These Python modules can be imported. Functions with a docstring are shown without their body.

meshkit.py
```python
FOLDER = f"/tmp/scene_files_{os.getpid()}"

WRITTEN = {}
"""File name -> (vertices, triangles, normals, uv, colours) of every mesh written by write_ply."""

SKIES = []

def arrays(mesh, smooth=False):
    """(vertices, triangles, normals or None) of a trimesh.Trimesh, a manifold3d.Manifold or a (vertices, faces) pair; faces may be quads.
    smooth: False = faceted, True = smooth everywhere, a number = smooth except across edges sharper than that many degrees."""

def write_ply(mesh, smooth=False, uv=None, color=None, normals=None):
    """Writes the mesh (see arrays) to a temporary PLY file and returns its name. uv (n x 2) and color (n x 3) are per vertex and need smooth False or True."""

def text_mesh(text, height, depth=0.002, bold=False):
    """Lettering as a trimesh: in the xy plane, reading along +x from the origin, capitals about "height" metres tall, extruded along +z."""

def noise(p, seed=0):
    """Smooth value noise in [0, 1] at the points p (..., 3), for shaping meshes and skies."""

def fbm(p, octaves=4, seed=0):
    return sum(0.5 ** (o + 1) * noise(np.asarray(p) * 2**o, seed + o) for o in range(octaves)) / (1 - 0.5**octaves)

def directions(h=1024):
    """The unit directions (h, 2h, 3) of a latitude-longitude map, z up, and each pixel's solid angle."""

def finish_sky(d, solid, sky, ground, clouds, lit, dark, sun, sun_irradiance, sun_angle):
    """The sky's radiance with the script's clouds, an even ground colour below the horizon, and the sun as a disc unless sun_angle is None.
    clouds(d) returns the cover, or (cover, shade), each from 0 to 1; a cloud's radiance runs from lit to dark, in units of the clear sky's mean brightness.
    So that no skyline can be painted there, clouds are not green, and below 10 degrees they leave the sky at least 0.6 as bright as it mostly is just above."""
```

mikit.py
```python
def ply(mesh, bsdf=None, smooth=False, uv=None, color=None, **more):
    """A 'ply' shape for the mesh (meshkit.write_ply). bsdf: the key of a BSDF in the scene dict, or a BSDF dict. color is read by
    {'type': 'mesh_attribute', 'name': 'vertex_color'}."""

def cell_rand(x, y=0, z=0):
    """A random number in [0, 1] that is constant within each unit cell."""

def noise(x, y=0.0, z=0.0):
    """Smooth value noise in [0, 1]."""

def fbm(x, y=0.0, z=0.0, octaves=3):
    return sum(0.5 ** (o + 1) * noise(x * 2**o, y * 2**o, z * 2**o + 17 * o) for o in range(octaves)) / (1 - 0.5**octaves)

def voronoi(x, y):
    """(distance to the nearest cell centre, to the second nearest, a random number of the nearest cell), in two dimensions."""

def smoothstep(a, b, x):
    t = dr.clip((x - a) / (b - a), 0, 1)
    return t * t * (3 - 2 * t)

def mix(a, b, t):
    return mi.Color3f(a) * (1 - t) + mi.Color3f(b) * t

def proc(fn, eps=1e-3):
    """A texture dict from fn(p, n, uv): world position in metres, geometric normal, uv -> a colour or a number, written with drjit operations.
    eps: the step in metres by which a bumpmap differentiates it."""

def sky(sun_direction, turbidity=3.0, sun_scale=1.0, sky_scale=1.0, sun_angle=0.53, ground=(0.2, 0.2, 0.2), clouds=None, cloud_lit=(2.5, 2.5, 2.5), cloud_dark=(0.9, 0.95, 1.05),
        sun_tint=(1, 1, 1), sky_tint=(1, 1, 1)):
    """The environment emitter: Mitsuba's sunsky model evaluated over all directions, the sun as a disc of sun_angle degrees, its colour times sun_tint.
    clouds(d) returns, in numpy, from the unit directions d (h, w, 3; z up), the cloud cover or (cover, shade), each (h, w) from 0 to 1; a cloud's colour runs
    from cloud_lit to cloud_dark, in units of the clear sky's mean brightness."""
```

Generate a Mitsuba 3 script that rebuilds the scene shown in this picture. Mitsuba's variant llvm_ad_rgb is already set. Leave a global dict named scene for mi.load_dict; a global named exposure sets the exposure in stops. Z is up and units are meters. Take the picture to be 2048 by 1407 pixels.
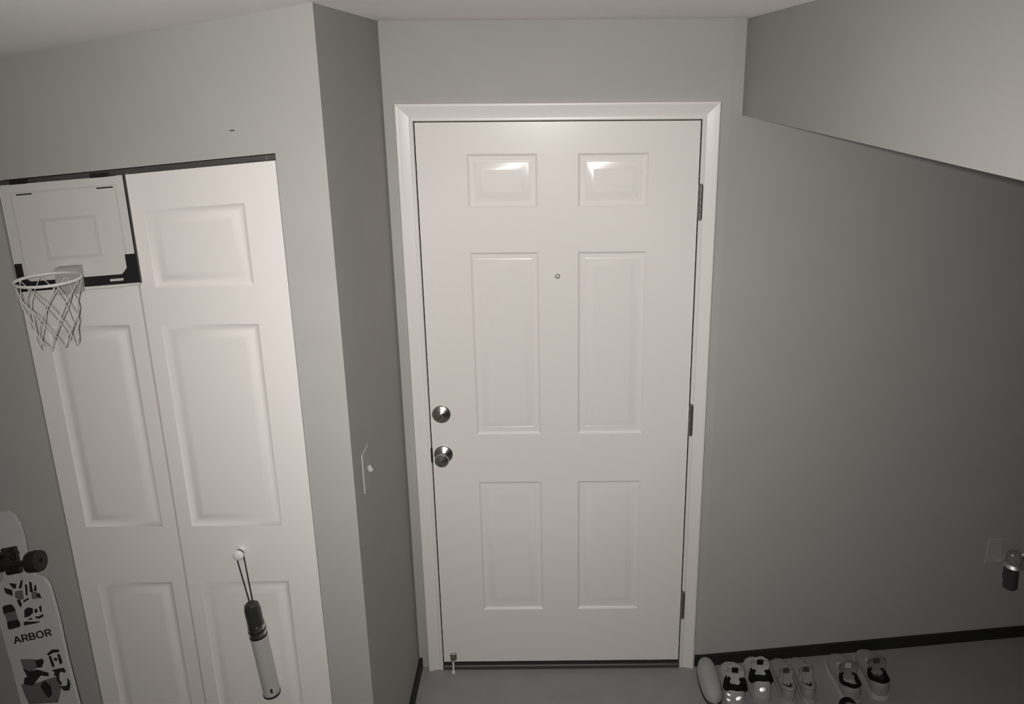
import math
import numpy as np
import trimesh
import manifold3d as m3
import mitsuba as mi
import mikit
import meshkit
from shapely.geometry import Polygon, Point, box as sbox
from shapely import affinity
from trimesh.creation import extrude_polygon

T = mi.ScalarTransform4f
scene, labels = {}, {}

# ------------------------------------------------------------------ camera
# world: x right, y into the picture (front door face at y = 0), z up, metres
EYE = np.array([0.4432, -2.5186, 2.2084])
PITCH, YAW, ROLL = 0.28025, 0.0033, -0.0073
FOCAL, PPX, PPY = 1574.43, 1112.77, 594.41          # in pixels of a 2048 x 1407 frame
fw = np.array([math.sin(YAW) * math.cos(PITCH), math.cos(YAW) * math.cos(PITCH), -math.sin(PITCH)])
rt = np.array([math.cos(YAW), -math.sin(YAW), 0.0])
dn = np.cross(fw, rt)
up = -(rt * math.sin(ROLL) + dn * math.cos(ROLL))
scene['camera'] = {
    'type': 'perspective', 'fov': math.degrees(2 * math.atan(1024 / FOCAL)), 'fov_axis': 'x',
    'principal_point_offset_x': (1024 - PPX) / 2048, 'principal_point_offset_y': (703.5 - PPY) / 1407,
    'near_clip': 0.02, 'far_clip': 50.0,
    'to_world': T().look_at(origin=EYE.tolist(), target=(EYE + fw).tolist(), up=up.tolist())}

# ------------------------------------------------------------------ light: the night lamps of the camera that looks at this door
exposure = 0.0
LAMP_AT = np.array([0.4432, -2.5186, 2.2084])
LAMP_AIM = np.array([0.38, 0.0, 1.32])
LAMP_POWER, LAMP_CUTOFF, LAMP_BEAM = 15.9, 50.0, 12.0
for i, (ox, oz) in enumerate([(-0.070, 0.012), (-0.050, 0.020), (-0.078, -0.006), (-0.035, 0.022)]):
    p = LAMP_AT + np.array([ox, 0.0, oz])
    scene['night_lamp_%03d' % i] = {
        'type': 'spot', 'to_world': T().look_at(origin=p.tolist(), target=LAMP_AIM.tolist(), up=[0, 0, 1]),
        'intensity': {'type': 'rgb', 'value': [LAMP_POWER / 4 * c for c in (1.0, 0.975, 0.945)]},
        'cutoff_angle': LAMP_CUTOFF, 'beam_width': LAMP_BEAM}

# ------------------------------------------------------------------ materials
def mat(name, rgb, rough=0.5, metal=0.0, spec=0.5, coat=0.0, bump=None, bump_scale=1.0, tex=None):
    b = {'type': 'principled', 'base_color': tex or {'type': 'rgb', 'value': list(rgb)}, 'roughness': rough,
         'metallic': metal, 'specular': spec}
    if coat:
        b['clearcoat'] = coat
        b['clearcoat_gloss'] = 0.9
    if bump:
        b = {'type': 'bumpmap', 'arbitrary': mikit.proc(bump, 1e-3), 'scale': bump_scale, 'bsdf': b}
    scene[name] = {'type': 'twosided', 'bsdf': b}


def matte(name, tex):
    scene[name] = {'type': 'twosided', 'bsdf': {'type': 'diffuse', 'reflectance': tex}}


def paint(rgb, amount, scale):
    c = np.array(rgb)

    def fn(p, n, uv):
        t = mikit.fbm(p.x * scale, p.y * scale, p.z * scale, 2)
        return mikit.mix((c * (1 - amount)).tolist(), (c * (1 + amount)).tolist(), t)
    return mikit.proc(fn)


matte('m_wall', paint((0.387, 0.375, 0.358), 0.03, 9))
mat('m_ceiling', None, 0.8, spec=0.15, tex=paint((0.74, 0.72, 0.69), 0.02, 12))
mat('m_floor', None, 0.55, spec=0.4, tex=paint((0.255, 0.255, 0.247), 0.06, 14))
mat('m_door', (0.71, 0.675, 0.645), 0.25, spec=0.26)
mat('m_trim', (0.68, 0.65, 0.625), 0.35, spec=0.4)
mat('m_closet', (0.72, 0.685, 0.655), 0.45, spec=0.3)
mat('m_black', (0.012, 0.011, 0.011), 0.5)
mat('m_base', (0.018, 0.018, 0.017), 0.6, spec=0.3)
mat('m_sill', (0.045, 0.043, 0.042), 0.5)
mat('m_hinge', (0.22, 0.20, 0.18), 0.4, metal=0.8)
mat('m_track', (0.10, 0.095, 0.09), 0.4, metal=0.4)
mat('m_chrome', (0.55, 0.54, 0.52), 0.16, metal=1.0)
mat('m_brushed', (0.46, 0.445, 0.43), 0.27, metal=1.0)
matte('m_plate', {'type': 'rgb', 'value': [0.41, 0.40, 0.385]})
mat('m_board', (0.58, 0.555, 0.53), 0.4)
mat('m_board_print', (0.52, 0.497, 0.475), 0.4)
mat('m_rim', (0.62, 0.60, 0.57), 0.4)
mat('m_bracket', (0.36, 0.34, 0.325), 0.5)
mat('m_net', (0.60, 0.575, 0.55), 0.8, spec=0.2)
mat('m_tube', (0.40, 0.385, 0.37), 0.22, spec=0.6, coat=0.6)
mat('m_cap', (0.03, 0.028, 0.027), 0.35)
mat('m_cord', (0.03, 0.028, 0.027), 0.8)
mat('m_deck', (0.46, 0.455, 0.44), 0.5)
mat('m_print', (0.015, 0.015, 0.015), 0.6)
mat('m_print_grey', (0.12, 0.12, 0.118), 0.6)
mat('m_wheel', (0.012, 0.012, 0.012), 0.6)
mat('m_truck', (0.012, 0.012, 0.012), 0.5)
mat('m_shoe_grey', (0.36, 0.36, 0.35), 0.75, spec=0.3)
mat('m_shoe_pale', (0.24, 0.24, 0.235), 0.75, spec=0.3)
mat('m_shoe_dark', (0.16, 0.16, 0.16), 0.75, spec=0.3)
mat('m_shoe_black', (0.008, 0.008, 0.008), 0.9, spec=0.1)
mat('m_lining', (0.05, 0.05, 0.05), 0.9, spec=0.1)
mat('m_insole', (0.40, 0.40, 0.39), 0.8, spec=0.2)
mat('m_sole', (0.30, 0.30, 0.29), 0.6)
mat('m_slipper', (0.34, 0.34, 0.325), 0.8, spec=0.2)
mat('m_reflect', (0.97, 0.97, 0.95), 0.45, metal=1.0)
mat('m_ring', (0.97, 0.97, 0.95), 0.48, metal=1.0)
mat('m_device', (0.05, 0.05, 0.05), 0.35)
mat('m_lens', (0.22, 0.22, 0.21), 0.3)

# ------------------------------------------------------------------ helpers
def numbered(key):
    if key not in scene:
        return key
    k = 1
    while '%s_%03d' % (key, k) in scene:
        k += 1
    return '%s_%03d' % (key, k)


def add(key, mesh, bsdf, smooth=False, **lab):
    key = numbered(key)
    scene[key] = mikit.ply(mesh, bsdf, smooth=smooth)
    if lab:
        labels[key] = lab
    return key


def tag(key, label, category, group=None):
    labels[key] = {'label': label, 'category': category}
    if group:
        labels[key]['group'] = group


def struct(key, label, category=None):
    labels[key] = {'label': label, 'kind': 'structure'}
    if category:
        labels[key]['category'] = category


def cat(ms):
    return trimesh.util.concatenate([m for m in ms if m is not None])


def bx(x0, x1, y0, y1, z0, z1, c=0.0):
    """box, its edges chamfered by c"""
    e = np.array([x1 - x0, y1 - y0, z1 - z0])
    ctr = ((x0 + x1) / 2, (y0 + y1) / 2, (z0 + z1) / 2)
    if c <= 0:
        m = trimesh.creation.box(e)
    else:
        pts = []
        for s in np.array(np.meshgrid([-1, 1], [-1, 1], [-1, 1])).T.reshape(-1, 3):
            for k in range(3):
                q = s * e / 2
                for j in range(3):
                    if j != k:
                        q[j] -= s[j] * c
                pts.append(q)
        m = trimesh.convex.convex_hull(np.array(pts))
    m.apply_translation(ctr)
    return m


def plate_xz(poly, y0, y1):
    """extrude a polygon given in (x, z) from y0 to y1"""
    m = extrude_polygon(poly, y1 - y0, engine='earcut')
    v = m.vertices
    return trimesh.Trimesh(np.c_[v[:, 0], v[:, 2] + y0, v[:, 1]], m.faces[:, ::-1], process=False)


def plate_xy(poly, z0, z1):
    m = extrude_polygon(poly, z1 - z0, engine='earcut')
    m.apply_translation([0, 0, z0])
    return m


def tube(pts, r, n=8, closed=False):
    """round rod along points"""
    pts = np.asarray(pts, float)
    N = len(pts)
    r = np.full(N, r) if np.isscalar(r) else np.asarray(r)
    vs = []
    last = None
    for i in range(N):
        a = pts[(i - 1) % N] if closed or i > 0 else pts[i]
        b = pts[(i + 1) % N] if closed or i < N - 1 else pts[i]
        d = (b - a) / np.linalg.norm(b - a)
        if last is None:
            u = np.cross(d, [0, 0, 1] if abs(d[2]) < 0.9 else [1, 0, 0])
        else:
            u = last - d * (last @ d)
        u /= np.linalg.norm(u)
        last = u
        w = np.cross(d, u)
        t = np.arange(n) * 2 * np.pi / n
        vs.append(pts[i] + r[i] * (np.cos(t)[:, None] * u + np.sin(t)[:, None] * w))
    v = np.vstack(vs)
    f = []
    for i in range(N if closed else N - 1):
        j = (i + 1) % N
        for k in range(n):
            l = (k + 1) % n
            f += [[i * n + k, i * n + l, j * n + l], [i * n + k, j * n + l, j * n + k]]
    if not closed:
        v = np.vstack([v, pts[0], pts[-1]])
        for k in range(n):
            l = (k + 1) % n
            f += [[N * n, l, k], [N * n + 1, (N - 1) * n + k, (N - 1) * n + l]]
    return trimesh.Trimesh(v, f, process=False)


def lathe(profile, n=32):
    """profile [(radius, height)] around z"""
    m = trimesh.creation.revolve(np.array(profile, float), sections=n)
    return m


def frame_of(d):
    """rotation taking +z to direction d"""
    return trimesh.geometry.align_vectors([0, 0, 1], np.asarray(d, float))


def moved(m, R=None, t=None):
    m = m.copy()
    if R is not None:
        m.apply_transform(R)
    if t is not None:
        m.apply_translation(t)
    return m


def rect_rings(x0, x1, z0, z1, prof, y0=0.0):
    """a moulded panel seen from -y: rings (inset, depth into the door) from the rim to the field"""
    v, f = [], []
    for ins, d in prof:
        for x, z in ((x0 + ins, z0 + ins), (x1 - ins, z0 + ins), (x1 - ins, z1 - ins), (x0 + ins, z1 - ins)):
            v.append([x, y0 + d, z])
    for r in range(len(prof) - 1):
        for k in range(4):
            l = (k + 1) % 4
            a, b, c, d = r * 4 + k, r * 4 + l, r * 4 + 4 + l, r * 4 + 4 + k
            f += [[a, b, c], [a, c, d]]
    n = (len(prof) - 1) * 4
    f += [[n, n + 1, n + 2], [n, n + 2, n + 3]]
    return trimesh.Trimesh(np.array(v), f, process=False)


def loft(rings):
    """closed mesh through rings of equally many points, capped"""
    n = len(rings[0])
    v = np.vstack(rings + [rings[0].mean(0)[None], rings[-1].mean(0)[None]])
    f = []
    R = len(rings)
    for i in range(R - 1):
        for k in range(n):
            l = (k + 1) % n
            f += [[i * n + k, i * n + l, (i + 1) * n + l], [i * n + k, (i + 1) * n + l, (i + 1) * n + k]]
    for k in range(n):
        l = (k + 1) % n
        f += [[R * n, l, k], [R * n + 1, (R - 1) * n + k, (R - 1) * n + l]]
    m = trimesh.Trimesh(v, f, process=True)
    if m.volume < 0:
        m.invert()
    return m


def man(m):
    return m3.Manifold(m3.Mesh(np.asarray(m.vertices, np.float32), np.asarray(m.faces, np.uint32)))


def unman(m):
    q = m.to_mesh()
    return trimesh.Trimesh(q.vert_properties[:, :3], q.tri_verts, process=False)


# ------------------------------------------------------------------ room
XL = -0.085                      # alcove side wall
YC = -0.664                      # face of the closet wall
YW = 0.012                       # face of the front wall
ZC = 2.357                       # ceiling
XS, ZS = 1.040, 2.070            # boxed beam on the right
CL, CR, CT, TS = -0.866, -0.2017, 2.0287, 0.089   # closet opening, the slope of its head
CSL = 0.158                      # slope of the ceiling over the closet
RA = 0.1104                      # the wall right of the door turns back a little
XLEFT, YBACK, XRIGHT = -1.9, -5.5, 3.2
cz = lambda x: ZC + (CSL * (x - XL) if x < XL else 0.0)
head = lambda x: CT + TS * (x - CR)

floor = bx(XLEFT - .1, XRIGHT + .1, YBACK - .1, 0.40, -0.08, 0.0)
add('floor', floor, 'm_floor')
struct('floor', 'smooth plain grey floor in front of the door')
ceil_poly = Polygon([(XLEFT - .1, cz(XLEFT - .1)), (XL, ZC), (XRIGHT + .1, ZC), (XRIGHT + .1, ZC + .1), (XL, ZC + .1), (XLEFT - .1, cz(XLEFT - .1) + .1)])
add('ceiling', plate_xz(ceil_poly, YBACK - .1, 0.40), 'm_ceiling')
struct('ceiling', 'pale plain ceiling')

DX0, DX1, DZ0, DZ1 = 0.011, 0.9085, 0.034, 2.0555      # front door leaf
OX0, OX1, OZ1 = 0.0025, 0.9165, 2.0625                 # rough opening
wall = Polygon([(XLEFT, 0), (OX0, 0), (OX0, OZ1), (OX1, OZ1), (OX1, 0), (1.0, 0), (1.0, ZC), (XL, ZC), (XLEFT, cz(XLEFT))])
add('wall_front', plate_xz(wall, YW, YW + 0.12), 'm_wall')
struct('wall_front', 'grey painted wall around the front door')
add('black_sheet_behind_door', bx(-0.1, 1.05, YW + 0.121, YW + 0.14, 0.0, 2.2), 'm_black')  # black sheet, stands in for the shade seen through the door gaps
struct('black_sheet_behind_door', 'black sheet standing in for the darkness behind the front door')

cosr, sinr = math.cos(RA), math.sin(RA)
rw = lambda s, off, z: np.array([1.0 + s * cosr + off * sinr, YW + s * sinr - off * cosr, z])   # along the right wall
LR = (XRIGHT - 1.0) / cosr
a, b, c_, d = rw(0, 0, 0), rw(LR, 0, 0), rw(LR, -0.1, 0), rw(0, -0.1, 0)
add('wall_right', plate_xy(Polygon([a[:2], b[:2], c_[:2], (1.0, d[1])]), 0, ZC), 'm_wall')
struct('wall_right', 'grey painted wall right of the front door under the boxed beam')
add('wall_right_upper', plate_xy(Polygon([(XS, YBACK), (XRIGHT, YBACK), (XRIGHT, b[1]), (XS, YW + (XS - 1) * sinr / cosr)]), ZS, ZC), 'm_wall')
struct('wall_right_upper', 'boxed grey beam under the ceiling at the upper right')

closet = Polygon([(XLEFT, 0), (CL, 0), (CL, head(CL)), (CR, head(CR)), (CR, 0), (XL, 0), (XL, ZC), (XLEFT, cz(XLEFT))])
add('wall_closet', plate_xz(closet, YC, YC + 0.10), 'm_wall')
struct('wall_closet', 'grey painted wall around the white folding closet doors')
add('wall_alcove', plate_xy(sbox(XL - 0.1, YC + 0.10, XL, YW), 0, ZC), 'm_wall')
struct('wall_alcove', 'dim grey side wall between the closet and the front door')
lz = cz(XLEFT)
add('wall_left', bx(XLEFT - .1, XLEFT, YBACK, YW + .12, 0, lz - .0), 'm_wall')
struct('wall_left', 'grey wall at the far left of the room')
add('wall_back', plate_xz(Polygon([(XLEFT, 0), (XRIGHT, 0), (XRIGHT, ZC), (XL, ZC), (XLEFT, cz(XLEFT))]), YBACK - .1, YBACK), 'm_wall')
struct('wall_back', 'grey wall behind the viewer')
add('wall_far_right', bx(XRIGHT, XRIGHT + .1, YBACK, b[1] + .05, 0, ZC), 'm_wall')
struct('wall_far_right', 'grey wall at the far right of the room')

# skirting boards, black
BH, BT = 0.045, 0.012
p0, p1, q0, q1 = rw(0, 0, 0), rw(LR, 0, 0), rw(0, BT, 0), rw(LR, BT, 0)
add('baseboard_right', plate_xy(Polygon([(0.9745, YW), (1.0, YW), p1[:2], q1[:2], (1.0, q0[1]), (0.9745, YW - BT)]), 0, BH), 'm_base')
struct('baseboard_right', 'black skirting board along the wall right of the door')
add('baseboard_alcove', bx(XL, XL + BT, YC, YW - 0.0005, 0, BH, 0.002), 'm_base')
struct('baseboard_alcove', 'black skirting board of the narrow side wall left of the door')

# door casing: moulded profile (distance outward from the opening, height off the wall), mitred
PROF = [(0.000, -0.002), (0.000, 0.013), (0.003, 0.0155), (0.010, 0.0155), (0.013, 0.0135), (0.020, 0.0145), (0.036, 0.0185), (0.044, 0.0215), (0.049, 0.0225), (0.053, 0.021), (0.055, 0.017), (0.055, -0.002)]
CXL, CXR, CZT = 0.0065, 0.9135, 2.0595


def casing_run(pa, pb, oa, ob, s=1.0):
    """profile swept from pa to pb; oa, ob outward directions at both ends"""
    v, f = [], []
    for w, dpt in PROF:
        for p, o in ((pa, oa), (pb, ob)):
            v.append([p[0] + o[0] * w, YW - dpt, p[1] + o[1] * w])
    n = len(PROF)
    for k in range(n - 1):
        f += [[2 * k, 2 * k + 1, 2 * k + 3], [2 * k, 2 * k + 3, 2 * k + 2]]
    ia, ib = [2 * k for k in range(n)], [2 * k + 1 for k in range(n)]
    for k in range(1, n - 1):
        f += [[ia[0], ia[k], ia[k + 1]], [ib[0], ib[k + 1], ib[k]]]
    f += [[ia[0], ia[-1], ib[-1]], [ia[0], ib[-1], ib[0]]]
    m = trimesh.Trimesh(np.array(v), f, process=False)
    trimesh.repair.fix_normals(m)
    return m


add('trim_1__side', casing_run((CXL, 0), (CXL, CZT), (-1, 0), (-1, 1)), 'm_trim', 35)
add('trim_1__side', casing_run((CXR, 0), (CXR, CZT), (1, 0), (1, 1)), 'm_trim', 35)
add('trim_1__head', casing_run((CXL, CZT), (CXR, CZT), (-1, 1), (1, 1)), 'm_trim', 35)
struct('trim_1', 'white moulded casing around the front door')
# inner lining of the doorway with its stop, and the sill
jamb = [bx(OX0, OX0 + 0.004, YW, YW + 0.12, 0, OZ1), bx(OX1 - 0.003, OX1, YW, YW + 0.12, 0, OZ1), bx(OX0, OX1, YW, YW + 0.12, OZ1 - 0.003, OZ1),
        bx(OX0 + .004, OX0 + 0.022, 0.047, 0.075, 0.02, OZ1 - .003), bx(OX1 - 0.021, OX1 - .003, 0.047, 0.075, 0.02, OZ1 - .003), bx(OX0 + .022, OX1 - .021, 0.047, 0.075, OZ1 - 0.022, OZ1 - .003)]
add('door_1__jamb', cat(jamb), 'm_sill', label='dark jamb with weather strip')
add('door_1__sill', bx(OX0 + .0045, OX1 - .0035, -0.008, YW + 0.115, 0.0, 0.020, 0.004), 'm_sill', label='dark metal sill')

# ------------------------------------------------------------------ front door: slab, six moulded panels, locks, hinges
PANELS = [(0.170, 0.394, 1.785, 1.957), (0.523, 0.748, 1.785, 1.957), (0.170, 0.394, 0.986, 1.638), (0.523, 0.748, 0.986, 1.638), (0.170, 0.394, 0.266, 0.800), (0.523, 0.748, 0.266, 0.800)]
slab = sbox(DX0, DZ0, DX1, DZ1)
for x0, x1, z0, z1 in PANELS:
    slab = slab.difference(sbox(x0, z0, x1, z1))
add('door_1__slab', plate_xz(slab, 0.0, 0.044), 'm_door')
DP = [(0.0, 0.0), (0.0040, 0.0038), (0.0080, 0.0064), (0.0205, 0.0068), (0.0215, 0.0068), (0.0252, 0.0061), (0.0262, 0.0066), (0.0280, 0.0066), (0.0480, 0.0023), (0.0520, 0.0019)]
for x0, x1, z0, z1 in PANELS:
    add('door_1__panel', rect_rings(x0, x1, z0, z1, DP), 'm_door', 9)
struct('door_1', 'white six-panel front door with chrome knob and deadbolt')


def toward_room(m, x, z, y=0.0):
    """lathe axis +z turned to -y, foot at (x, y, z)"""
    m = m.copy()
    m.apply_transform(frame_of([0, -1, 0]))
    m.apply_translation([x, y, z])
    return m


rose = [(0.0, 0.0), (0.0335, 0.0), (0.0335, 0.003), (0.0315, 0.0075), (0.0300, 0.0082), (0.013, 0.0145), (0.0, 0.0150)]
add('door_1__deadbolt', cat([toward_room(lathe([(0.0, 0.0), (0.0325, 0.0), (0.0325, 0.003), (0.0305, 0.0055), (0.0, 0.0204)], 72), 0.049, 1.065)]), 'm_brushed', False, label='round chrome deadbolt plate with a thumb turn')
tt = bx(-0.0045, 0.0045, -0.030, -0.014, -0.0135, 0.0135, 0.002)
add('door_1__deadbolt__thumb_turn', moved(moved(tt, trimesh.transformations.rotation_matrix(0.6, [0, 1, 0])), t=(0.049, 0, 1.063)), 'm_brushed', 30)
add('door_1__knob', toward_room(lathe([(0.0, 0.0), (0.033, 0.0), (0.033, 0.003), (0.031, 0.0050), (0.0125, 0.0140), (0.0115, 0.024), (0.013, 0.030), (0.019, 0.034), (0.0235, 0.040), (0.0245, 0.046), (0.0235, 0.052), (0.0205, 0.0550), (0.0, 0.0600)], 72), 0.049, 0.911), 'm_brushed', False, label='round chrome door knob')
add('door_1__latch', bx(0.0035, 0.012, -0.0025, 0.03, 0.880, 0.936, 0.001), 'm_black', label='dark latch plate on the door edge')
add('door_1__peephole', toward_room(lathe([(0, 0), (0.0078, 0), (0.0078, 0.0015), (0.0062, 0.0030), (0.0050, 0.0030), (0, 0.0030)], 24), 0.456, 1.556), 'm_hinge', 30, label='small round peephole')
add('door_1__peephole__lens', toward_room(lathe([(0, 0.002), (0.0052, 0.003), (0.0040, 0.0050), (0.0020, 0.0058), (0, 0.0060)], 20), 0.456, 1.557), 'm_rim', 40)
for z0, z1 in ((1.746, 1.853), (0.983, 1.092), (0.230, 0.338)):
    barrel = []
    kn = np.linspace(z0, z1, 6)
    for k in range(5):
        c = trimesh.creation.cylinder(0.0068, kn[k + 1] - kn[k] - 0.0012, sections=16)
        c.apply_translation([0.9165, -0.0085, (kn[k] + kn[k + 1]) / 2])
        barrel.append(c)
    for zz, s in ((z0, -1), (z1, 1)):
        c = trimesh.creation.icosphere(2, 0.0055)
        c.apply_translation([0.9165, -0.0085, zz + s * 0.001])
        barrel.append(c)
    barrel.append(bx(0.9095, 0.9135, -0.0065, 0.030, z0, z1))
    add('door_1__hinge', cat(barrel), 'm_hinge', 30)
# kick-down holder at the foot of the door
hold = [bx(0.036, 0.060, -0.008, 0.0, 0.046, 0.074, 0.002), moved(trimesh.creation.cylinder(0.009, 0.016, sections=18), frame_of([0, -1, 0]), (0.048, -0.012, 0.060))]
add('door_1__door_holder', cat(hold), 'm_hinge', 30, label='small kick-down door holder')
add('door_1__door_holder__leg', tube([(0.048, -0.014, 0.056), (0.048, -0.017, 0.020), (0.048, -0.020, 0.004)], 0.0042, 10), 'm_rim', 40)
add('door_1__door_holder__foot', moved(lathe([(0, 0), (0.007, 0), (0.007, 0.006), (0.0045, 0.009), (0, 0.009)], 16), t=(0.048, -0.020, 0.0)), 'm_rim', 30)

# ------------------------------------------------------------------ closet folding door: two leaves, three panels each, track
YL = YC + 0.005                  # face of the leaves
XSEAM = -0.5674


def slope(m):
    """the head of this opening runs downhill to the left; the upper rails follow it"""
    m = m.copy()
    v = m.vertices.copy()
    g = np.clip((v[:, 2] - 1.62) / (2.03 - 1.62), 0, 1)
    v[:, 2] += TS * (v[:, 0] - CR) * g
    m.vertices = v
    return m


CP = [(0.0, 0.0), (0.004, 0.0035), (0.009, 0.0062), (0.014, 0.0070), (0.019, 0.0062), (0.026, 0.0036), (0.033, 0.0018), (0.040, 0.0010)]
LEAVES = [(CL + 0.004, XSEAM - 0.0035, (-0.812, -0.608)), (XSEAM + 0.0015, CR - 0.004, (-0.530, -0.289))]
ROWS = [(1.712, 1.918), (1.046, 1.611), (0.235, 0.872)]
for i, (x0, x1, (pa, pb)) in enumerate(LEAVES):
    lf = sbox(x0, 0.015, x1, CT - 0.017)
    for z0, z1 in ROWS:
        lf = lf.difference(sbox(pa, z0, pb, z1))
    k = add('door_2__leaf', slope(plate_xz(lf, YL, YL + 0.034)), 'm_closet')
    for z0, z1 in ROWS:
        add(k + '__panel', slope(rect_rings(pa, pb, z0, z1, CP, YL)), 'm_closet', 20)
    if i == 1:
        add(k + '__knob', toward_room(lathe([(0, 0), (0.011, 0), (0.009, 0.006), (0.008, 0.014), (0.010, 0.019), (0.0145, 0.024), (0.0145, 0.029), (0.010, 0.033), (0, 0.0345)], 24), -0.405, 0.972, YL), 'm_closet', 40, label='small white round knob')
tx0, tx1 = CL + .002, CR - .002
track = Polygon([(tx0, head(tx0) - 0.0135), (tx1, head(tx1) - 0.0135), (tx1, head(tx1) - 0.0025), (tx0, head(tx0) - 0.0025)])
add('door_2__track', plate_xz(track, YL + 0.004, YL + 0.032), 'm_track', label='dark metal door track')
add('door_2__pivot', slope(bx(CR - .026, CR - .022, YL + 0.001, YL + 0.03, CT - .016, CT - 0.003)), 'm_hinge')
add('door_2__gap_shade_strip', plate_xz(Polygon([(tx0, head(tx0) - 0.016), (tx1, head(tx1) - 0.016), (tx1, head(tx1) - 0.0001), (tx0, head(tx0) - 0.0001)]), YL + 0.033, YL + 0.04), 'm_black')  # added black strip, stands in for the shade in the head gap
struct('door_2', 'white two-leaf folding closet door with moulded panels')

# ------------------------------------------------------------------ small things on the walls
add('light_switch__plate', bx(XL, XL + 0.004, -0.578, -0.508, 1.090, 1.207, 0.001), 'm_plate')
tg = bx(-0.002, 0.012, -0.004, 0.004, -0.010, 0.010, 0.002)
add('light_switch__toggle', moved(moved(tg, trimesh.transformations.rotation_matrix(-0.45, [0, 1, 0])), t=(XL + 0.005, -0.530, 1.140)), 'm_plate')
tag('light_switch', 'grey light switch on the dim side wall left of the front door', 'light switch')

nail = cat([moved(trimesh.creation.cylinder(0.0015, 0.010, sections=10), frame_of([0, -1, 0]), (-0.292, YC - 0.004, 2.082)), bx(-0.297, -0.287, YC - 0.0105, YC - 0.009, 2.0805, 2.0835)])
add('nail', nail, 'm_hinge')
tag('nail', 'tiny dark nail in the wall above the closet door', 'nail')

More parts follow.
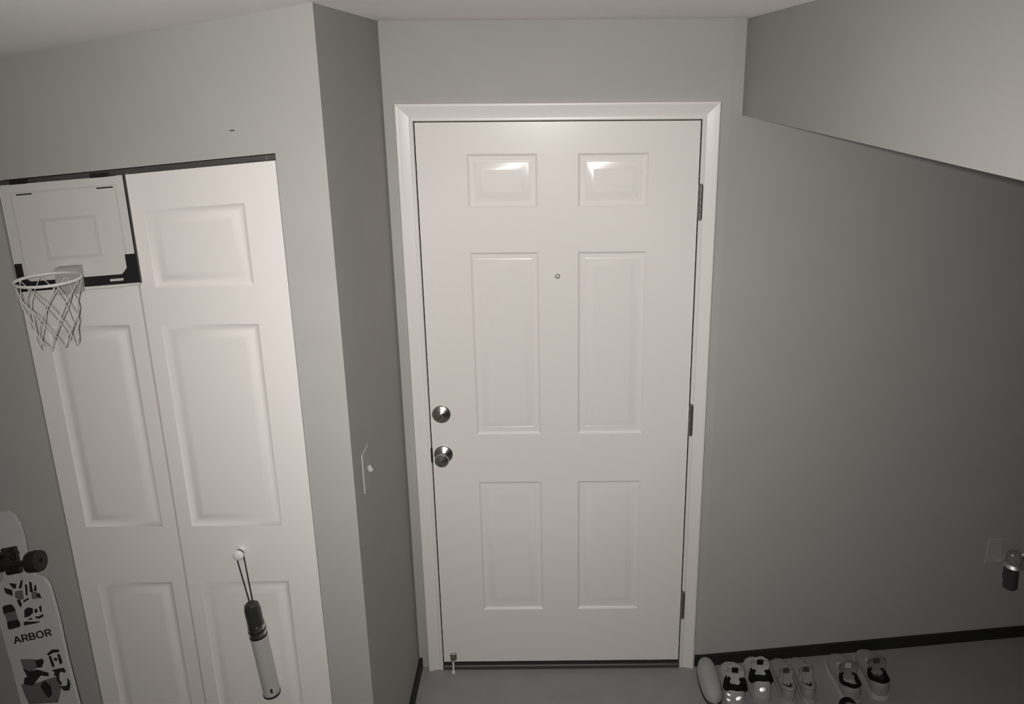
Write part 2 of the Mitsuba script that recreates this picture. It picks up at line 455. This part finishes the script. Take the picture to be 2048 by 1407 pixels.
# plug-in device on the right wall
dc = rw(1.214, 0, 0)
F = np.eye(4)
F[:3, 0] = [cosr, sinr, 0]
F[:3, 1] = [-sinr, cosr, 0]
F[:3, 3] = dc
outlet = bx(-0.098, -0.028, -0.006, 0.0, 0.352, 0.462, 0.003)
body = moved(lathe([(0, 0.0), (0.024, 0.0), (0.0262, 0.004), (0.0255, 0.030), (0.0225, 0.070), (0.0222, 0.098), (0.0, 0.098)], 32), t=(0.0, -0.036, 0.262))
ring = moved(lathe([(0.024, -0.002), (0.0355, -0.002), (0.0370, 0.000), (0.0305, 0.0110), (0.024, 0.0150)], 40), t=(0.0, -0.036, 0.360))
lens = moved(lathe([(0.0, 0.0), (0.030, 0.0), (0.030, 0.022), (0.026, 0.036), (0.016, 0.042), (0.0, 0.043)], 32), t=(0, -0.036, 0.3755))
studs = [moved(trimesh.creation.icosphere(2, 0.0075), t=(sx, -0.050, 0.4145)) for sx in (-0.021, 0.021)]
back = bx(-0.012, 0.014, -0.014, 0.0, 0.280, 0.352, 0.003)
add('plug_in_light__body', moved(cat([body, back]), F), 'm_device', 30)
add('plug_in_light__ring', moved(ring, F), 'm_ring', 15, label='bright shiny ring')
add('plug_in_light__lens', moved(lens, F), 'm_lens', 30)
for s in studs:
    add('plug_in_light__stud', moved(s, F), 'm_ring', True)
tag('plug_in_light', 'small dark plug-in light with a bright shiny ring low on the right wall', 'light')
add('wall_outlet', moved(outlet, F), 'm_plate')
tag('wall_outlet', 'faint grey outlet plate on the right wall just left of the plug-in light', 'outlet')

# ------------------------------------------------------------------ toy basketball hoop over the left closet leaf
HX0, HX1, HZ0, HZ1 = -0.835, -0.548, 1.722, 1.984
YB = YC - 0.030


def hs(m):
    """hung a little askew, lower at its left end"""
    m = m.copy()
    v = m.vertices.copy()
    v[:, 2] += 0.075 * (v[:, 0] - HX1)
    m.vertices = v
    return m


add('basketball_hoop__backboard', hs(bx(HX0, HX1, YB, YB + 0.006, HZ0, HZ1, 0.0015)), 'm_board')
fr = Polygon([(HX0, HZ0 + .008), (HX1, HZ0 + .008), (HX1, HZ0 + .078), (HX1 - .022, HZ0 + .078), (HX1 - .022, HZ0 + .046), (HX1 - .036, HZ0 + .031), (HX0 + .030, HZ0 + .031), (HX0 + .016, HZ0 + .042), (HX0 + .016, HZ0 + .076), (HX0, HZ0 + .076)])
add('basketball_hoop__lower_frame', hs(plate_xz(fr, YB - 0.004, YB - 0.0003)), 'm_black', label='black band along the bottom and lower corners of the board')
add('basketball_hoop__right_edge_line', hs(bx(HX1 + .0001, HX1 + .0026, YB - .001, YB + .006, HZ0 + .006, HZ1 + .002)), 'm_black', label='thin black strip along the right edge of the board')  # thin black line running up the right side of the board
add('basketball_hoop__edge_strip', hs(bx(HX0 + .004, HX1 - .03, YB - 0.003, YB - 0.0003, HZ0 + .0005, HZ0 + .0075)), 'm_rim', label='white strip along the bottom edge')
add('basketball_hoop__sticker', hs(bx(HX1 - .066, HX1 - .034, YB - 0.0048, YB - 0.0041, HZ0 + .016, HZ0 + .022)), 'm_board_print', label='small pale sticker on the black band')
sq = sbox(-0.755, 1.800, -0.625, 1.900).difference(sbox(-0.747, 1.808, -0.633, 1.892))
add('basketball_hoop__target_square', hs(plate_xz(sq, YB - 0.0012, YB - 0.0003)), 'm_board_print', label='faint square printed on the board')
bd = sbox(HX0 + .02, HZ0 + .035, HX1 - .018, HZ1 - .018).difference(sbox(HX0 + .025, HZ0 + .03, HX1 - .023, HZ1 - .023))
add('basketball_hoop__border_line', hs(plate_xz(bd, YB - 0.0012, YB - 0.0003)), 'm_board_print')
for x0, x1 in ((-0.800, -0.764), (-0.612, -0.574)):
    add('basketball_hoop__slot', hs(bx(x0, x1, YB - 0.001, YB - 0.0002, HZ1 - .026, HZ1 - .022)), 'm_black')
    hk = [bx(x0 - .012, x1 - .008, YB + .006, YL + .002, HZ1 - .004, HZ1 - .001), bx(x0 - .012, x1 - .008, YB + .001, YB + .006, HZ1 - 0.006, HZ1 + .010)]
    add('basketball_hoop__hook', hs(cat(hk)), 'm_black', label='black hook at the top of the board')
BXC = -0.700
br = plate_xz(Polygon([(BXC - .030, 1.722), (BXC + .022, 1.722), (BXC + .026, 1.785), (BXC - .026, 1.785)]), YB - 0.030, YB - 0.0045)
add('basketball_hoop__bracket', hs(br), 'm_bracket', label='grey bracket that holds the rim')
RR, RZ = 0.066, 1.762
RC = np.array([BXC - 0.002, YB - 0.030 - RR, RZ])
th = np.linspace(0, 2 * np.pi, 48, endpoint=False)
add('basketball_hoop__rim', tube(np.c_[RC[0] + RR * np.cos(th), RC[1] + RR * np.sin(th), np.full(48, RZ)], 0.0036, 10, True), 'm_rim', True)
net = []
NS = 8
for s in (1, -1):
    for k in range(NS):
        pts = []
        for j in range(13):
            t = j / 12
            ang = 2 * np.pi * (k + s * t * 2.0) / NS
            r = RR * (1 - 0.42 * t ** 0.8) + 0.003 * np.sin(6.3 * t * 2 + k)
            pts.append([RC[0] + r * np.cos(ang), RC[1] + r * np.sin(ang), RZ - 0.004 - 0.150 * t + 0.004 * np.sin(k * 2.1 + 5 * t)])
        net.append(tube(pts, 0.0010, 6))
add('basketball_hoop__net', cat(net), 'm_net', True, label='pale string net')
tag('basketball_hoop', 'toy basketball hoop with white backboard hanging over the left closet leaf', 'basketball hoop')

# ------------------------------------------------------------------ tube hanging from the closet knob
A, B = np.array([-0.3850, YL - 0.034, 0.830]), np.array([-0.3620, YL - 0.0285, 0.526])
L = np.linalg.norm(A - B)
R = frame_of((A - B) / L)
seat = lambda prof, n=32: moved(lathe(prof, n), R, B)
add('hanging_tube__tube', seat([(0.0, 0.004), (0.0225, 0.004), (0.0225, L - 0.100), (0.0, L - 0.100)], 40), 'm_tube', 30, label='pale grey tube')
add('hanging_tube__end_ring', seat([(0.018, 0.0), (0.0235, 0.0), (0.0240, 0.003), (0.0235, 0.006), (0.018, 0.006)], 40), 'm_cap', 30, label='dark ring at the lower end')
add('hanging_tube__cap', seat([(0.0, L - 0.07), (0.0208, L - 0.07), (0.0210, L - 0.022), (0.0180, L - 0.006), (0.011, L), (0.0, L + .001)], 40), 'm_cap', 30, label='black cap with rounded top')
add('hanging_tube__collar', seat([(0.018, L - 0.102), (0.0228, L - 0.102), (0.0232, L - 0.100), (0.0232, L - 0.072), (0.0226, L - 0.069), (0.018, L - 0.069)], 40), 'm_chrome', 30, label='shiny collar below the cap')
for h in (L - 0.104, L - 0.085):
    add('hanging_tube__collar__band', seat([(0.018, h - .003), (0.0236, h - .003), (0.0240, h), (0.0236, h + .003), (0.018, h + .003)], 40), 'm_black', 30)
add('hanging_tube__switch', moved(bx(0.008, 0.014, -0.0235, -0.020, 0.020, 0.034, 0.001), R, B), 'm_cap', label='small dark mark near the lower end')
K = np.array([-0.405, YL - 0.017, 0.972])
cord = [tube([K + (-0.0095, 0, 0.001), K + (-0.0105, 0, -0.008), A + (-0.004, 0, 0.004), A + (-0.003, 0, -0.004)], 0.0017, 8),
        tube([K + (0.0095, 0, 0.001), K + (0.0100, 0, -0.008), A + (0.005, 0, 0.004), A + (0.004, 0, -0.004)], 0.0017, 8),
        tube([K + (0.0098 * math.sin(t), 0, 0.001 + 0.0098 * math.cos(t)) for t in np.linspace(-1.57, 1.57, 9)], 0.0017, 8)]
add('hanging_tube__cord', cat(cord), 'm_cord', True, label='thin black cord looped over the knob')
tag('hanging_tube', 'pale grey tube with black cap hanging by a cord from the closet knob', 'tube')

# ------------------------------------------------------------------ longboard leaning on the wall left of the closet
# in-plane coordinates (u across, s up the slope); underside with the print faces the room
LEAN = 0.2
BO = np.array([-0.975, -0.69 - 1.13 * LEAN, 0.0])
cl_ = 1 / math.sqrt(1 + LEAN ** 2)
M = np.eye(4)
M[:3, 0] = [1, 0, 0]
M[:3, 1] = [0, LEAN * cl_, cl_]
M[:3, 2] = np.cross(M[:3, 0], M[:3, 1])      # +w points into the room
M[:3, 3] = BO
TH = 0.175                                    # sideways tilt of the board
ax_o = np.array([0.032, 0.80])
ax_d = np.array([-math.sin(TH), math.cos(TH)])
ax_n = np.array([math.cos(TH), math.sin(TH)])
half = [(0.012, 0.000), (0.020, 0.030), (0.030, 0.034), (0.060, 0.042), (0.110, 0.045), (0.150, 0.040), (0.165, 0.048), (0.178, 0.068), (0.200, 0.076), (0.35, 0.078), (0.62, 0.074), (0.72, 0.0735), (0.84, 0.077), (0.925, 0.0745), (0.945, 0.066), (0.958, 0.045), (0.972, 0.035), (0.995, 0.032), (1.03, 0.036), (1.07, 0.038), (1.10, 0.036), (1.125, 0.028), (1.138, 0.015), (1.142, 0.0)]
pr, pl = [], []
for s, h in half:
    c = ax_o + ax_d * (s - 0.80)
    pr.append(c + ax_n * h)
    pl.append(c - ax_n * h)
deck = Polygon(pr + pl[::-1]).buffer(0.006).buffer(-0.006)
low = np.array(deck.exterior.coords)[:, 1].min()
BO_shift = -low                                # the tail stands on the floor
dk = extrude_polygon(deck, 0.011, engine='earcut')
dk.apply_translation([0, 0, -0.0115])
add('longboard__deck', moved(dk, M), 'm_deck')
S = {"a":[[-0.0333,0.9309],[-0.0134,0.925],[-0.0123,0.9097],[-0.0293,0.9171]],"b":[[-0.0185,0.9431],[-0.0012,0.9415],[-0.0026,0.9299],[-0.0082,0.9293]],"c":[[0.0127,0.9515],[0.0162,0.9508],[0.0121,0.9298],[0.0058,0.9298]],"d":[[0.0225,0.9406],[0.0273,0.9383],[0.0269,0.9108],[0.0234,0.9108]],"e":[[0.0341,0.947],[0.0389,0.9447],[0.0415,0.9193],[0.0345,0.9194]],"f":[[0.0482,0.9381],[0.051,0.9374],[0.0507,0.9222],[0.0451,0.9222]],"g":[[0.0517,0.9149],[0.058,0.9156],[0.0621,0.9032],[0.0586,0.9025],[0.0512,0.9069]],"h":[[0.0147,0.8949],[0.0271,0.9028],[0.0305,0.9006],[0.0173,0.892]],"i":[[-0.0012,0.8972],[0.0058,0.8979],[0.01,0.8862],[0.0073,0.8775],[0.0023,0.8863]],"j":[[-0.0403,0.878],[-0.0358,0.8823],[-0.0188,0.8858],[-0.0121,0.8806],[-0.0073,0.8689],[-0.0386,0.8612]],"k":[[-0.031,0.8385],[-0.0033,0.8441],[0.0024,0.8338],[0.0018,0.825],[-0.026,0.8173],[-0.0299,0.8224]],"l":[[0.0166,0.8701],[0.0255,0.8773],[0.0379,0.8743],[0.0379,0.8626],[0.0267,0.8525],[0.0161,0.8505]],"m":[[0.0433,0.8713],[0.0491,0.8735],[0.0507,0.8654],[0.0441,0.8619]],"n":[[0.0557,0.8785],[0.0608,0.8814],[0.0612,0.8653],[0.0584,0.8654]],"o":[[0.0436,0.8524],[0.0519,0.8516],[0.0635,0.858],[0.0653,0.8529],[0.0545,0.8472],[0.0474,0.8472]],"p":[[0.0139,0.8381],[0.0398,0.8378],[0.0581,0.8384],[0.0396,0.8334],[0.0126,0.8286]],"q":[[0.0249,0.8453],[0.0335,0.8488],[0.0347,0.8452],[0.0262,0.8438]],"r":[[0.0684,0.749],[0.0721,0.7521],[0.0822,0.7607],[0.1001,0.7605],[0.1003,0.7549],[0.0841,0.7526],[0.0729,0.7452]],"r2":[[0.0727,0.7427],[0.0781,0.7427],[0.086,0.7151],[0.0805,0.7127]],"r3":[[0.0957,0.7475],[0.1017,0.7474],[0.1075,0.7249],[0.1012,0.7206]],"r4":[[0.0867,0.7376],[0.095,0.7363],[0.0923,0.7301],[0.087,0.7314]],"s":[[0.0787,0.704],[0.0945,0.7075],[0.109,0.7099],[0.114,0.7036],[0.1124,0.6967],[0.1025,0.7012],[0.0966,0.6938],[0.0962,0.6762],[0.1028,0.6674],[0.1002,0.6637],[0.0902,0.6763],[0.0898,0.6901],[0.0827,0.6902],[0.0868,0.6989]],"s2":[[0.1181,0.6823],[0.1224,0.6747],[0.1248,0.6647],[0.1209,0.6484],[0.1076,0.6473],[0.0987,0.6587],[0.1143,0.6598],[0.1183,0.666]],"t":[[0.0363,0.7319],[0.0556,0.7354],[0.0581,0.7279],[0.0518,0.713],[0.0398,0.7119]],"t2":[[0.0027,0.7097],[0.0176,0.7008],[0.0394,0.7056],[0.0687,0.6966],[0.0688,0.6878],[0.048,0.6905],[0.0364,0.6769],[0.0247,0.6619],[0.0023,0.6672],[0.0045,0.6822],[0.0132,0.6871]],"t3":[[0.0567,0.6754],[0.0726,0.6614],[0.0747,0.6376],[0.0657,0.6276],[0.0568,0.639],[0.0462,0.6605]]}
G = {"g1":[[-0.0029,0.7348],[0.0364,0.7344],[0.0373,0.7094],[0.0176,0.7008],[0.0038,0.7097]],"g2":[[-0.005,0.6647],[0.0372,0.6693],[0.0884,0.6863],[0.1002,0.6637],[0.0981,0.6486],[0.0889,0.6148],[0.0119,0.611],[0.0018,0.6396]],"g3":[[-0.0039,0.9212],[0.0145,0.924],[0.0158,0.9007],[0.0043,0.8965],[-0.0062,0.9067]],"g4":[[0.0379,0.9179],[0.0519,0.9192],[0.0508,0.9004],[0.0382,0.9005]],"g5":[[-0.0372,0.8605],[-0.0074,0.8675],[-0.0032,0.8455],[-0.0303,0.8385]]}


for d, name, bs, w1 in ((G, 'longboard__grey_print', 'm_print_grey', 0.0002), (S, 'longboard__dark_print', 'm_print', 0.0006)):
    for p in d.values():
        q = Polygon(p).buffer(0).buffer(0.0018).buffer(-0.0013)
        q = q.buffer(-0.0010).buffer(0.0010) if q.buffer(-0.0010).area > 0.4 * q.area else q
        for g in getattr(q, 'geoms', [q]):
            add(name, moved(moved(extrude_polygon(g, w1 + 0.0003, engine='earcut'), t=(0, 0, -0.0003)), M), bs)
tm = meshkit.text_mesh('ARBOR', 0.0185, 0.0006, bold=True)
ext = tm.bounds
tm.apply_translation([-(ext[0][0] + ext[1][0]) / 2, -(ext[0][1] + ext[1][1]) / 2, 0])
tm.apply_scale([0.104 / (ext[1][0] - ext[0][0]), 1.0, 1.0])
tm.apply_transform(trimesh.transformations.rotation_matrix(0.22, [0, 0, 1]))
tm.apply_translation([0.0325, 0.7985, 0.0])
add('longboard__lettering', moved(tm, M), 'm_print', label='black lettering ARBOR')


def truck(s):
    key = numbered('longboard__truck')
    c = ax_o + ax_d * (s - 0.80)
    Q = np.eye(4)
    Q[:2, 0], Q[:2, 1] = ax_n, ax_d
    Q[:2, 3] = c
    flip = 1 if s > 0.5 else -1
    parts = [bx(-0.020, 0.020, -0.036, 0.036, 0.0, 0.010, 0.002),
             moved(trimesh.creation.cylinder(0.016, 0.028, sections=20), None, (0, 0.014 * flip, 0.022)),
             moved(trimesh.creation.cylinder(0.006, 0.052, sections=12), None, (0, 0.030 * flip, 0.030)),
             tube([(-0.070, 0, 0.048), (-0.030, 0, 0.046), (-0.014, 0.004 * flip, 0.040), (0.014, 0.004 * flip, 0.040), (0.030, 0, 0.046), (0.070, 0, 0.048)], [0.006, 0.010, 0.018, 0.018, 0.010, 0.006], 14),
             tube([(-0.112, 0, 0.048), (0.112, 0, 0.048)], 0.004, 10),
             bx(-0.030, 0.030, 0.020 * flip - 0.004, 0.020 * flip + 0.004, 0.010, 0.022, 0.002)]
    for bxx in (-0.013, 0.013):
        for by in (-0.027, 0.027):
            parts.append(moved(trimesh.creation.cylinder(0.004, 0.006, sections=8), None, (bxx, by, 0.012)))
    add(key, moved(moved(cat(parts), Q), M), 'm_truck', 30)
    for sx in (-1, 1):
        w = lathe([(0.006, -0.017), (0.020, -0.017), (0.0260, -0.014), (0.0275, 0.0), (0.0260, 0.014), (0.020, 0.017), (0.006, 0.017)], 32)
        w = moved(w, frame_of([1, 0, 0]), (sx * 0.090, 0, 0.048))
        add(key + '__wheel', moved(moved(w, Q), M), 'm_wheel', 30)


truck(1.010)
truck(0.140)
tag('longboard', 'white longboard with black printed picture leaning on the wall left of the closet', 'longboard')

# ------------------------------------------------------------------ shoes on the floor along the right wall
TT = np.array([0.0, 0.015, 0.05, 0.10, 0.18, 0.28, 0.40, 0.50, 0.60, 0.70, 0.80, 0.88, 0.94, 0.98, 1.0])
FW = np.array([0.16, 0.42, 0.60, 0.70, 0.75, 0.76, 0.79, 0.85, 0.94, 1.00, 0.97, 0.84, 0.62, 0.36, 0.12])


def shoe(kind, x, y, rot, label, group, length, width, heel, throat, toe, upper, collar, lining, tongue_m, sole_m, rake=0.0, scale_op=1.0, laces=True, pad=0.0075, rise=0.052, gap=40, deep=0.012, vw=0.22):
    """heel at local y = 0 (towards the viewer), toe towards the wall"""
    key = numbered_root(kind)
    P = np.eye(4)
    P[:3, :3] = trimesh.transformations.rotation_matrix(rot, [0, 0, 1])[:3, :3]
    P[:3, 3] = [x, y, 0]
    HH = np.interp(TT, [0, 0.04, 0.12, 0.28, 0.42, 0.55, 0.72, 0.88, 0.96, 1.0], [heel * .8, heel * .95, heel, heel * 0.84, throat, throat * .86, toe * 1.12, toe, toe * .8, toe * .45])
    phi = np.linspace(0, np.pi, 15)
    rings = []
    zb = 0.016
    for t, w, h in zip(TT, FW, HH):
        cx = np.sign(np.cos(phi)) * np.abs(np.cos(phi)) ** 0.75 * w * width / 2
        hz = zb + (h - zb) * np.sin(phi) ** 0.62
        rings.append(np.c_[cx, np.full(15, t * length), hz])
    body = loft(rings)
    bm = man(body)
    oy, ow = 0.235 * length, 0.5
    el = affinity.scale(Point(0, 0).buffer(1, 24), 0.305 * width * scale_op, 0.185 * length)

    def column(k, z0):
        e = affinity.translate(affinity.scale(el, k, k), 0, oy)
        return man(plate_xy(e, z0, 0.3))
    cav = column(1.0, 0.024)
    up_ = unman(bm - cav)
    add(key + '__upper', moved(up_, P), upper, 40)
    lin = unman((bm ^ cav) - column(0.90, 0.0))
    add(key + '__lining', moved(lin, P), lining, 40)
    ins = plate_xy(affinity.translate(affinity.scale(el, 0.91, 0.91), 0, oy), 0.0235, 0.028)
    add(key + '__insole', moved(ins, P), lining)
    # padded collar along the rim
    th_ = np.linspace(math.radians(90 + gap), math.radians(450 - gap), 37)
    ex, ey = 0.318 * width * scale_op, 0.192 * length
    ring_pts = []
    for a_ in th_:
        px, py = ex * math.cos(a_), oy + ey * math.sin(a_)
        w = np.interp(py / length, TT, FW) * width / 2
        h = np.interp(py / length, TT, HH)
        c_ = min(abs(px) / w, 0.999) ** (1 / 0.75)
        ring_pts.append([px, py, zb + (h - zb) * math.sin(math.acos(c_)) ** 0.62 + 0.001])
    add(key + '__collar', moved(tube(ring_pts, pad, 8), P), collar, 50)
    # tongue rising from the throat, leaning back over the opening
    ty = oy + ey * 0.78
    tz = np.interp(ty / length, TT, HH)
    prof = []
    for dy, zz, wd in ((-0.020, tz - deep, vw * 0.3), (-0.011, tz - deep * 0.5, vw), (-0.002, tz - 0.004, 0.28), (0.004, tz + rise * 0.35, 0.36), (0.003, tz + rise * 0.7, 0.34), (-0.002, tz + rise * 0.9, 0.28), (-0.004, tz + rise, 0.18)):
        cy = ty + dy + rake * max(zz - tz, 0) / rise
        u_ = np.linspace(-1, 1, 9)
        front = np.c_[u_ * wd * width, cy - 0.008 * u_ ** 2 - 0.0035, np.full(9, zz) - 0.003 * u_ ** 2]
        backp = np.c_[u_[::-1] * wd * width, cy - 0.008 * u_[::-1] ** 2 + 0.0035, np.full(9, zz) - 0.003 * u_[::-1] ** 2]
        prof.append(np.vstack([front, backp]))
    add(key + '__tongue', moved(loft(prof), P), tongue_m, 40)
    lb = bx(-0.0115, 0.0115, -0.0022, 0.0022, -0.010, 0.010, 0.001)
    add(key + '__tongue__loop', moved(moved(lb, trimesh.transformations.rotation_matrix(-0.1, [1, 0, 0]), (0.0, ty - 0.002 + rake * .5, tz + rise * 0.50)), P), lining)
    if laces:
        for j in range(4):
            yy = length * (0.46 + 0.055 * j)
            w = np.interp(yy / length, TT, FW) * width / 2
            h = np.interp(yy / length, TT, HH)
            pts = [[w * 0.55 * u, yy + 0.006 * u, zb + (h - zb) * (1 - (0.55 * abs(u)) ** 2.6) ** 0.35 + 0.001] for u in np.linspace(-1, 1, 9)]
            add(key + '__lace', moved(tube(pts, 0.0028, 6), P), sole_m, True)
    # sole
    out = Polygon(np.vstack([np.c_[FW * width / 2, TT * length], np.c_[-FW[::-1] * width / 2, TT[::-1] * length]])).buffer(0.003)
    add(key + '__sole', moved(plate_xy(out, 0.0, 0.019), P), sole_m, 40)
    tag(key, label, 'shoe', group)
    return key, P


ROOTS = set()


def numbered_root(name):
    k, n = 0, name
    while n in ROOTS:
        k += 1
        n = '%s_%03d' % (name, k)
    ROOTS.add(n)
    return n


def reflector(key, P, pts):
    for (x, y, z, a, b_, ang) in pts:
        m = trimesh.creation.icosphere(3, 1.0)
        m.apply_scale([a, 0.0035, b_])
        m.apply_transform(trimesh.transformations.rotation_matrix(ang, [0, 1, 0]))
        m.apply_transform(trimesh.transformations.rotation_matrix(-0.72, [1, 0, 0]))
        m.apply_translation([x, y, z])
        add(key + '__reflector', moved(m, P), 'm_reflect', True, label='white shining reflector')


k1, P1 = shoe('sneaker', 1.084, -0.218, -0.11, 'grey sneaker with black collar and two-sided reflectors, nearest the pale slipper', 'black-collared sneakers', 0.212, 0.092, 0.094, 0.078, 0.046, 'm_shoe_grey', 'm_shoe_black', 'm_shoe_black', 'm_shoe_grey', 'm_sole', scale_op=1.12, pad=0.011, rise=0.052, gap=44, deep=0.034, vw=0.13)
reflector(k1, P1, [(-0.026, 0.006, 0.060, 0.0110, 0.0065, 0.45), (-0.026, 0.003, 0.040, 0.0110, 0.0065, 0.45), (0.008, -0.003, 0.056, 0.0150, 0.0095, -0.45)])
k2, P2 = shoe('sneaker', 1.187, -0.183, -0.06, 'grey sneaker with black collar and one reflector, second from the slipper', 'black-collared sneakers', 0.198, 0.092, 0.104, 0.086, 0.048, 'm_shoe_grey', 'm_shoe_black', 'm_shoe_black', 'm_shoe_grey', 'm_sole', scale_op=1.12, pad=0.011, rise=0.052, gap=44, deep=0.034, vw=0.13)
reflector(k2, P2, [(0.000, -0.003, 0.060, 0.0160, 0.0115, -0.2)])
shoe('low_shoe', 1.283, -0.198, -0.05, 'pale grey low shoe beside the black-collared sneakers', 'pale low shoes', 0.212, 0.070, 0.064, 0.058, 0.040, 'm_shoe_pale', 'm_shoe_pale', 'm_lining', 'm_shoe_pale', 'm_sole', laces=False)
shoe('low_shoe', 1.357, -0.193, -0.05, 'pale grey low shoe, right one of the plain pair in the middle', 'pale low shoes', 0.212, 0.070, 0.064, 0.058, 0.040, 'm_shoe_pale', 'm_shoe_pale', 'm_lining', 'm_shoe_pale', 'm_sole', laces=False)
shoe('running_shoe', 1.512, -0.200, -0.04, 'grey running shoe with dark collar and light insole, toe to the wall', 'dark-collared running shoes', 0.232, 0.092, 0.078, 0.074, 0.046, 'm_shoe_pale', 'm_shoe_black', 'm_insole', 'm_shoe_dark', 'm_insole')
shoe('running_shoe', 1.622, -0.178, -0.08, 'grey running shoe, rightmost of the row along the wall', 'dark-collared running shoes', 0.232, 0.092, 0.078, 0.074, 0.046, 'm_shoe_pale', 'm_shoe_black', 'm_lining', 'm_shoe_dark', 'm_insole')
shoe('running_shoe', 1.462, -0.240, math.pi - 0.05, 'grey running shoe in front of the row, toe away from the wall', 'dark-collared running shoes', 0.232, 0.092, 0.078, 0.074, 0.046, 'm_shoe_pale', 'm_shoe_black', 'm_lining', 'm_shoe_dark', 'm_insole')

# slipper at the left end of the row
rings = []
phi = np.linspace(0, np.pi, 15)
for t in np.linspace(0, 1, 17):
    w = 0.0345 * max(1 - abs(2 * t - 1) ** 3.2, 0.0) ** 0.5 + 0.002
    h = 0.018 + (0.052 * max(1 - (2 * t - 1) ** 4, 0.02) ** 0.5) * (0.75 + 0.25 * t)
    rings.append(np.c_[np.sign(np.cos(phi)) * np.abs(np.cos(phi)) ** .8 * w, np.full(15, t * 0.205), 0.008 + (h - 0.008) * np.sin(phi) ** 0.7])
sl = loft(rings)
P = np.eye(4)
P[:3, :3] = trimesh.transformations.rotation_matrix(0.03, [0, 0, 1])[:3, :3]
P[:3, 3] = [1.0140, -0.200, 0]
add('slipper__upper', moved(sl, P), 'm_slipper', 40)
so = Polygon([(0.0370 * max(1 - abs(2 * t - 1) ** 3.2, 0) ** .5 * s, t * 0.212 - 0.0035) for s, ts in ((1, np.linspace(0, 1, 25)), (-1, np.linspace(1, 0, 25))) for t in ts]).buffer(0.0005)
add('slipper__sole', moved(plate_xy(so, 0, 0.012), P), 'm_lining', label='dark sole edge')
tag('slipper', 'plain pale grey rounded slipper at the door end of the shoe row', 'slipper')
